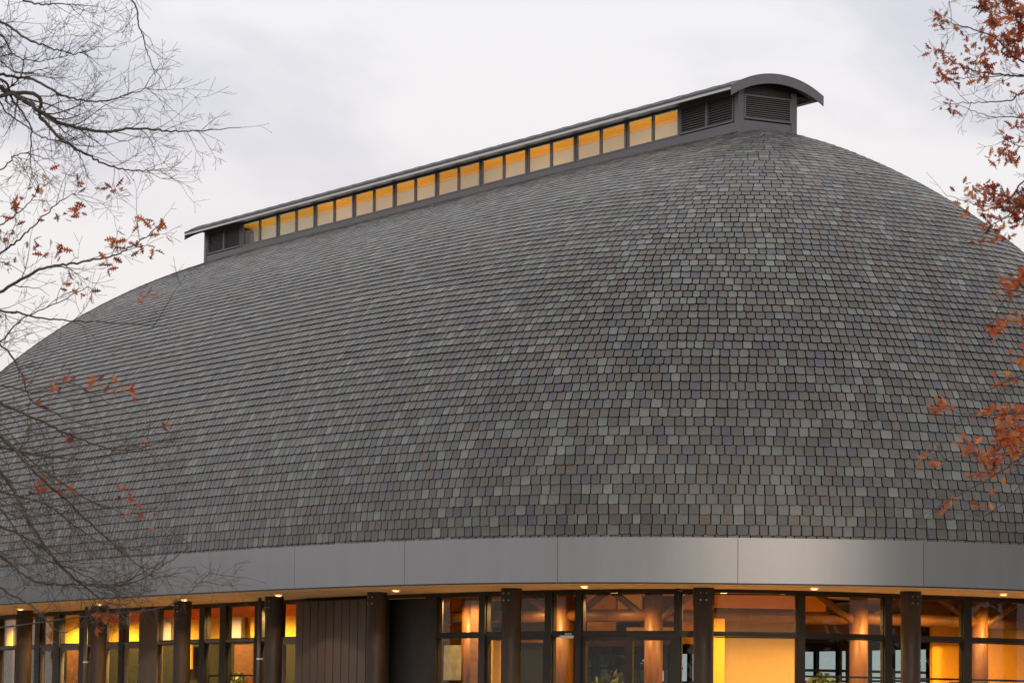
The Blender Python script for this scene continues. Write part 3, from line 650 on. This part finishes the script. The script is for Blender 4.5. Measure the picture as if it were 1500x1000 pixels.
# far side: one long pale panel, added to catch the inside light
b = MB(); cbox(b, -LA + .08, LA - .08, -WL + .03, -WL + .045, ZW + .01, ZTOP + .2); part(b, 'rear_pale_panel', M['palepanel'])
louver(wv(LA - .005, 0, 0), -BX, 1.53, ZW + .1, ZTOP - .07, AX, 10)
louver(wv(-LA + .005, 0, 0), BX, 1.53, ZW + .1, ZTOP - .07, -AX, 10)
# ceiling wash inside the clerestory
for i in range(0, NBAY):
    ld = bpy.data.lights.new('clerestory_light', 'AREA'); ld.shape = 'RECTANGLE'; ld.size = bw * .9; ld.size_y = .6; ld.energy = (17, 15, 19, 16, 18, 14, 17, 19, 16, 18, 15, 14)[i]; ld.color = (1, .92, .78) if 1 < i < NBAY - 2 else (.9, .98, .88)
    o = bpy.data.objects.new('clerestory_light', ld); COL.objects.link(o); o.location = wv(-LA + .17 + bw * (i + .5), 0, ZB + .26)
    o.rotation_euler = (math.pi, 0, math.atan2(AX.y, AX.x)); o.parent = hall; o.matrix_parent_inverse = hall_inv

# ------------------------------------------------------------------ trees
def unproj(px, py, depth):      # point on the sight line at a depth
    u, v = px - 750, py - 500; cr, sr = math.cos(ROLL), math.sin(ROLL); u, v = u * cr + v * sr, -u * sr + v * cr
    X = u / F; Zc = -v / F; d = Vector((X, math.cos(PITCH) - Zc * math.sin(PITCH), math.sin(PITCH) + Zc * math.cos(PITCH))); return d * (depth / d.y)
def curve_pts(P, n):
    P = [Vector(p) for p in P]; P = [P[0] * 2 - P[1]] + P + [P[-1] * 2 - P[-2]]; out = []; m = len(P) - 3
    for i in range(n + 1):
        t = i / n * m; k = min(int(t), m - 1); f = t - k; a, b, c, d = P[k:k + 4]
        out.append(.5 * ((2 * b) + (c - a) * f + (2 * a - 5 * b + 4 * c - d) * f * f + (3 * b - a - 3 * c + d) * f ** 3))
    return out
def twig(mb, rr, p, d, length, r, depth, grav, tips, wig=.16):
    n = max(3, int(length / .11)); pts = [p.copy()]; rad = [r]; dd = d.copy()
    for i in range(n):
        dd = (dd + Vector((rr.gauss(0, wig), rr.gauss(0, wig), rr.gauss(0, wig) + grav * .12))).normalized(); pts.append(pts[-1] + dd * (length / n)); rad.append(max(r * (1 - .75 * (i + 1) / n), .0023))
    mb.tube(pts, rad, 4 if r > .01 else 3); tips.append((pts[-1], dd))
    if depth > 0:
        m = rr.randint(2, 4) if depth > 1 else rr.randint(1, 3); side = rr.choice((-1, 1))
        for j in range(m):
            i = rr.randint(1, n - 1); t = (pts[i + 1] - pts[i]).normalized(); ax = Vector((rr.gauss(0, .5), 1.0 * side, rr.gauss(0, .5))); side = -side
            q = t + ax.cross(t).normalized() * rr.uniform(.5, .95); twig(mb, rr, pts[i], q.normalized(), length * rr.uniform(.3, .58), rad[i] * .62, depth - 1, grav, tips, wig)
OAK = []
def oak_leaf(seed):
    rr = random.Random(seed); half_ = [(0, .0), (.10, .10), (.17, .06), (.27, .26), (.34, .05), (.47, .36), (.55, .06), (.69, .27), (.76, .05), (.88, .12), (1, 0)]
    b = MB(); s = rr.uniform(.8, 1.2); curl = rr.uniform(-.6, .9); V = []; top = [(x, y * rr.uniform(.85, 1.15)) for x, y in half_]; bot = [(x, -y * rr.uniform(.85, 1.15)) for x, y in half_[1:-1]][::-1]
    mid = [(x, 0) for x, _ in half_]
    def w(x, y): return (x, y, curl * (x - .5) ** 2 * .5 - .25 * abs(y) * (1 + curl))
    n = len(half_); vs = [w(*p) for p in mid] + [w(*p) for p in top[1:-1]] + [w(*p) for p in bot[::-1]]
    fs = []
    T0 = [0] + list(range(n, n + n - 2)) + [n - 1]; B0_ = [0] + list(range(n + n - 2, n + 2 * n - 4)) + [n - 1]
    for i in range(n - 1):
        for E, fl in ((T0, 0), (B0_, 1)):
            f = [i, i + 1, E[i + 1], E[i]]; f = list(dict.fromkeys(f))
            if len(f) > 2: fs.append(tuple(f if not fl else f[::-1]))
    return vs, fs
LCOL = [(.54, .125, .04), (.62, .175, .05), (.42, .085, .035), (.27, .05, .03), (.68, .24, .06), (.50, .10, .04), (.19, .05, .035)]
YCOL = [(.55, .42, .08), (.40, .42, .08)]
LEAFM = []
for i in range(14):
    vs, fs = oak_leaf(i); b = MB(); c = LCOL[i % 7]; b.add(vs, fs, c); LEAFM.append((b.mesh('leaf', M['leaf'], False), vs, fs, c))
def place_leaves(tree, spots, cap_single, seed, size=(.08, .14), yellow=()):
    rr = random.Random(seed); allm = []
    for (c, n, spread_, bias) in spots:
        for i in range(n):
            p = c + Vector((rr.gauss(0, spread_), rr.gauss(0, spread_), rr.gauss(0, spread_ * .7))); s = rr.uniform(*size); fx = rr.random()
            k = rr.choice([0, 1, 4, 5, 7, 8, 11, 12]) if bias and rr.random() < .75 else rr.randrange(14)
            q = Matrix.Rotation(rr.uniform(0, 6.28), 3, 'Z') @ Matrix.Rotation(rr.gauss(1.1, .6), 3, 'X') @ Matrix.Rotation(rr.uniform(0, 6.28), 3, 'Z')
            allm.append((p, q, s, k))
    idx = list(range(len(allm))); scr = proj(np.array([tuple(a[0]) for a in allm]))
    vis = sorted(idx, key=lambda i: -(allm[i][2] if (0 < scr[i][0] < 1500 and 0 < scr[i][1] < 1000) else 0)); single = set(vis[:cap_single]); st = MB()
    for i, (p, q, s, k) in enumerate(allm):
        if i in single:
            o = link('leaf', LEAFM[k][0], tree); o.matrix_local = Matrix.Translation(p - tree.location) @ (q.to_4x4() @ Matrix.Scale(s, 4))
        else:
            st.add([p - tree.location + q @ (Vector(v) * s) for v in LEAFM[k][1]], LEAFM[k][2], LEAFM[k][3])
    if st.v: link('foliage', st.mesh('foliage', M['leaf']), tree, kind='stuff')
def tree(name, label, base, limbs, depth, seed, bark, trunk_r, trunk_top, leaf_spots, cap_single, cat='tree', dens=1.0, grav=0., tw_len=(.5, 1.1)):
    e = link(name, None, None, label=label, category=cat); e.location = base; rr = random.Random(seed); off = -base
    b = MB(); tp = [Vector((0, 0, 0)), Vector((.1, .05, 1.2)), Vector((-.05, .1, 3.)), Vector((.12, -.1, 5.5)), trunk_top - base]; tp = curve_pts(tp, 14)
    b.tube(tp, [trunk_r * (1.35 if i == 0 else 1) * (1 - .75 * i / 14) for i in range(15)], 12, True); link('trunk', b.mesh('trunk', M[bark], True), e)
    tw = MB(); spots = []
    for (pts, r0, r1, dn, *rest_) in limbs:
        dz = rest_[0] if rest_ else 0
        P = [unproj(x, y, depth + dz + .25 * math.sin(i * 1.7 + x * .01)) for i, (x, y) in enumerate(pts)]
        # join the limb to the trunk (outside the frame)
        z_t = min(max(P[0].z - base.z - .8, 1.5), (trunk_top - base).z - .3); tpz = min(tp, key=lambda v: abs(v.z - z_t)) + base
        P = [tpz] + P; C = curve_pts(P, 8 * len(P)); nC = len(C)
        r0 = r0 * .82
        rad = [r0 * 1.5 + (r1 - r0 * 1.5) * (i / (nC - 1)) ** .8 for i in range(nC)]; lb = MB(); C = [c + Vector((rr.gauss(0, .006), rr.gauss(0, .02), rr.gauss(0, .006))) for c in C]
        lb.tube([c + off for c in C], rad, 7); link('branch', lb.mesh('branch', M[bark], True), e)
        m = int(nC * .22 * dn * dens); side = 1
        for j in range(m):
            i = rr.randint(9, nC - 2); t = (C[i + 1] - C[i]).normalized(); ax = Vector((rr.gauss(0, .4), side, rr.gauss(0, .6))); side = -side
            q = (t * rr.uniform(.9, 1.4) + ax.cross(t).normalized() * rr.uniform(.4, .9)).normalized(); tips = []
            twig(tw, rr, C[i] + off, q, rr.uniform(*tw_len), max(rad[i] * .42, .005), 2, grav, tips)
        tips = []; twig(tw, rr, C[-1] + off, (C[-1] - C[-2]).normalized(), .35, r1 * .9, 1, grav, tips)
    link('twigs', tw.mesh('twigs', M[bark]), e, kind='stuff')
    # short stalks to the leaf clusters
    sp = [(unproj(x, y, depth + rr.uniform(-.5, .5)), n, s, bi) for (x, y, n, s, bi) in leaf_spots]
    if sp: place_leaves(e, sp, cap_single, seed + 5)
    return e
D = 40.
bareL = [([(-70, 90), (0, 128), (35, 147), (60, 165), (100, 184), (150, 192), (200, 188), (245, 192), (290, 192), (352, 186)], .036, .004, 1.7),
         ([(20, 138), (60, 172), (90, 205), (125, 225), (160, 243), (200, 250), (238, 247)], .025, .004, 1.4),
         ([(-60, 80), (0, 108), (50, 118), (100, 142), (150, 148), (190, 138), (228, 124)], .022, .004, 1.4),
         ([(-60, 0), (0, 30), (40, 58), (80, 72), (110, 78), (150, 68)], .02, .004, 1.4),
         ([(-60, -40), (0, -15), (50, 5), (90, 6), (138, 9)], .02, .004, 2.0),
         ([(120, -60), (190, -5), (205, 40), (215, 75), (228, 112)], .014, .004, .9),
         ([(-30, 120), (20, 150), (44, 185), (45, 230), (46, 265)], .018, .004, 1.),
         ([(-60, 30), (0, 52), (20, 80), (55, 90), (100, 80)], .016, .004, 1.4),
         ([(-40, 140), (10, 165), (60, 200), (110, 215), (130, 262)], .012, .004, 1.),
         ([(-40, 60), (0, 90), (30, 108), (70, 100)], .012, .004, 2.0)]
bt = unproj(-330, 600, D + 1); bt.z = ground_z(bt.x, bt.y) - .05
tt_ = unproj(-330, -200, D + 1)
tree('bare_tree', 'bare grey branching tree reaching across the upper left of the sky', bt, bareL, D, 3, 'bark', .26, tt_, [], 0, grav=.3, tw_len=(.35, .85))
oakL = [([(-60, 470), (0, 428), (60, 395), (110, 385), (160, 376), (200, 357), (238, 325)], .022, .004, 1.0),
        ([(-60, 400), (0, 372), (40, 340), (80, 302), (112, 280)], .016, .004, 1.),
        ([(-60, 450), (0, 455), (60, 465), (110, 470), (190, 474), (240, 478)], .016, .003, .7),
        ([(-50, 340), (0, 330), (40, 300), (60, 268)], .012, .004, .8),
        ([(-60, 300), (0, 250), (30, 225), (70, 232)], .012, .004, .8),
        ([(-50, 520), (0, 500), (30, 470), (90, 440), (130, 420)], .012, .004, .8),
        ([(-60, 500), (0, 505), (30, 545), (45, 585), (90, 610)], .014, .004, .8)]
lowL = [([(-70, 560), (0, 590), (50, 612), (110, 640), (180, 660), (250, 640)], .022, .004, 1.9),
        ([(-70, 600), (0, 640), (50, 690), (110, 745), (170, 800), (230, 850)], .024, .004, 2.0),
        ([(-70, 660), (0, 690), (40, 760), (90, 830), (150, 878), (185, 885)], .024, .004, 2.0),
        ([(-70, 640), (0, 655), (70, 668), (140, 672), (200, 650)], .016, .004, 1.9),
        ([(-70, 740), (0, 770), (60, 800), (120, 852), (190, 855), (262, 812)], .018, .004, 1.9),
        ([(-70, 800), (0, 815), (50, 850), (110, 856), (180, 852), (240, 820)], .018, .004, 1.9),
        ([(-70, 820), (0, 860), (50, 890), (90, 925), (140, 900)], .016, .004, 1.),
        ([(-60, 700), (0, 720), (70, 740), (140, 790), (210, 808)], .014, .004, 1.9),
        ([(-60, 590), (0, 565), (50, 575), (100, 560), (160, 590)], .012, .004, 1.),
        ([(150, 900), (200, 895), (250, 885), (290, 855), (310, 835)], .008, .003, .5),
        ([(-60, 620), (0, 640), (80, 700), (150, 740), (230, 745)], .012, .004, 2.0),
        ([(-60, 700), (0, 745), (50, 810), (110, 835), (200, 880)], .012, .004, 2.0)]
sp = [(50, 275, 7), (115, 268, 6), (82, 256, 4), (120, 300, 5), (165, 278, 9), (110, 315, 8), (75, 310, 5), (25, 290, 7), (30, 320, 4), (10, 340, 6), (50, 352, 5), (85, 360, 7), (75, 375, 5), (180, 355, 8), (190, 366, 5), (215, 325, 5), (227, 340, 4), (247, 330, 4), (160, 385, 8), (110, 415, 6), (125, 425, 5), (8, 470, 5), (10, 395, 7), (130, 440, 3), (226, 370, 7),
      (208, 430, 8), (72, 565, 7), (95, 555, 5), (148, 560, 7), (165, 565, 6), (185, 575, 7), (243, 620, 5), (222, 650, 3), (110, 640, 6), (184, 712, 8), (190, 732, 6), (215, 760, 5), (98, 712, 5), (150, 902, 9), (155, 915, 6), (35, 565, 4), (50, 590, 3)]
spots = [(x, y, int(n * 1.0), .06, False) for x, y, n in sp] + [(55, 716, 13, .07, True), (64, 709, 9, .05, True)]
bt = unproj(-420, 600, D - 3); bt.z = ground_z(bt.x, bt.y) - .05; tt_ = unproj(-420, 120, D - 3)
tree('oak_tree', 'nearly bare oak at the left edge with scattered rust-red leaves', bt, oakL + lowL, D - 3, 11, 'barkd', .24, tt_, spots, 290, grav=.1, tw_len=(.3, .85))
rightL = [([(1570, 120), (1500, 90), (1450, 52), (1400, 36), (1374, 28)], .016, .004, .7), ([(1570, 120), (1500, 112), (1470, 110), (1420, 102), (1386, 84), (1374, 72)], .016, .004, .6),
          ([(1570, 130), (1500, 112), (1440, 113), (1400, 114)], .012, .004, .6), ([(1570, 130), (1500, 136), (1480, 147), (1440, 150), (1396, 152)], .014, .004, .8),
          ([(1570, 180), (1500, 172), (1450, 170), (1405, 155)], .011, .003, .5), ([(1570, 230), (1500, 265), (1480, 290), (1440, 302), (1382, 283)], .014, .003, .8),
          ([(1570, 300), (1500, 300), (1470, 320), (1425, 345)], .012, .004, .9), ([(1570, 20), (1500, 20), (1470, 20), (1430, 12)], .014, .004, 1.), ([(1570, 230), (1500, 215), (1470, 205)], .01, .004, .7),
          ([(1570, 400), (1500, 430), (1470, 440), (1450, 485)], .012, .004, .7), ([(1570, 560), (1520, 600), (1480, 605), (1430, 608), (1380, 598)], .014, .003, .8),
          ([(1580, 600), (1520, 650), (1470, 688), (1420, 716), (1375, 742)], .016, .003, .8), ([(1580, 680), (1510, 700), (1450, 752), (1400, 750)], .012, .003, .5), ([(1580, 520), (1510, 545), (1470, 560), (1440, 575)], .012, .004, .7),
          ([(1580, 660), (1500, 660), (1440, 668), (1362, 672)], .01, .003, .5)]
rs = [(1375, 30, 12), (1402, 46, 3), (1445, 8, 16), (1480, 4, 22), (1460, 34, 20), (1492, 20, 22), (1450, 60, 14), (1480, 58, 24), (1502, 50, 24), (1492, 82, 18), (1424, 68, 6), (1360, 74, 4), (1380, 82, 5), (1382, 100, 6), (1382, 115, 9), (1394, 118, 5), (1397, 92, 9), (1440, 80, 9), (1425, 95, 8), (1442, 104, 8), (1438, 116, 6), (1395, 152, 9), (1488, 130, 4), (1497, 182, 9), (1471, 206, 5), (1460, 226, 8), (1480, 224, 8), (1498, 208, 5),
      (1426, 277, 9), (1444, 284, 9), (1411, 291, 4), (1436, 309, 9), (1462, 285, 14), (1478, 300, 16), (1497, 288, 16), (1452, 320, 9), (1490, 320, 18), (1462, 341, 9), (1408, 316, 5), (1442, 345, 4), (1500, 305, 12),
      (1490, 408, 12), (1480, 430, 8), (1500, 415, 10), (1461, 484, 8), (1498, 468, 12), (1500, 520, 10), (1480, 556, 6), (1378, 597, 9), (1436, 606, 8), (1462, 601, 12), (1492, 604, 16), (1502, 632, 18), (1472, 640, 14), (1412, 640, 7), (1424, 660, 9), (1450, 670, 14), (1482, 656, 16), (1364, 672, 8), (1390, 740, 4), (1436, 740, 8), (1458, 690, 10), (1430, 690, 6), (1500, 650, 14), (1480, 625, 12)]
spots = [(x, y, int(n * (2.2 if x > 1438 else 1.35)), .068, y > 380) for x, y, n in rs]
bt = unproj(1830, 600, D); bt.z = ground_z(bt.x, bt.y) - .05; tt_ = unproj(1830, -150, D)
tree('oak_tree', 'oak at the right edge still thick with orange-brown autumn leaves', bt, rightL, D, 23, 'barkd', .25, tt_, spots, 295, grav=.1, dens=.75, tw_len=(.2, .5))
# garden trees behind the viewer, mirrored in the panes
for i, (x, y, h, lab) in enumerate(((36, 77, 18, 'tall dark evergreen beyond the right edge, nearest the hall'), (35, 64, 17, 'dark evergreen beyond the right edge, middle of three'), (31, 51, 16, 'dark evergreen beyond the right edge, nearest the viewer'), (-30, 150, 9, 'round evergreen far behind the hall, glimpsed through the left panes'), (2, 146, 8, 'bushy evergreen far behind the hall, glimpsed through the double doors'), (-30, 113, 6.5, 'evergreen beyond the left edge, nearest the hall'), (-38, 125, 7, 'tall evergreen beyond the left edge, set back'), (-44, 110, 6.5, 'evergreen farthest beyond the left edge'), (-16, -12, 9, 'bushy evergreen tree behind the viewer on the left'), (9, -18, 7, 'round evergreen tree behind the viewer on the right'), (24, -6, 8, 'tall evergreen tree standing beyond the right edge of the view'))):
    leafy('garden_tree', Vector((x, y, ground_z(x, y))), (5.2, 5.2, h * .46, h * .55), 5200, M['green'], lab, 'tree', GC, .42, 80 + i)
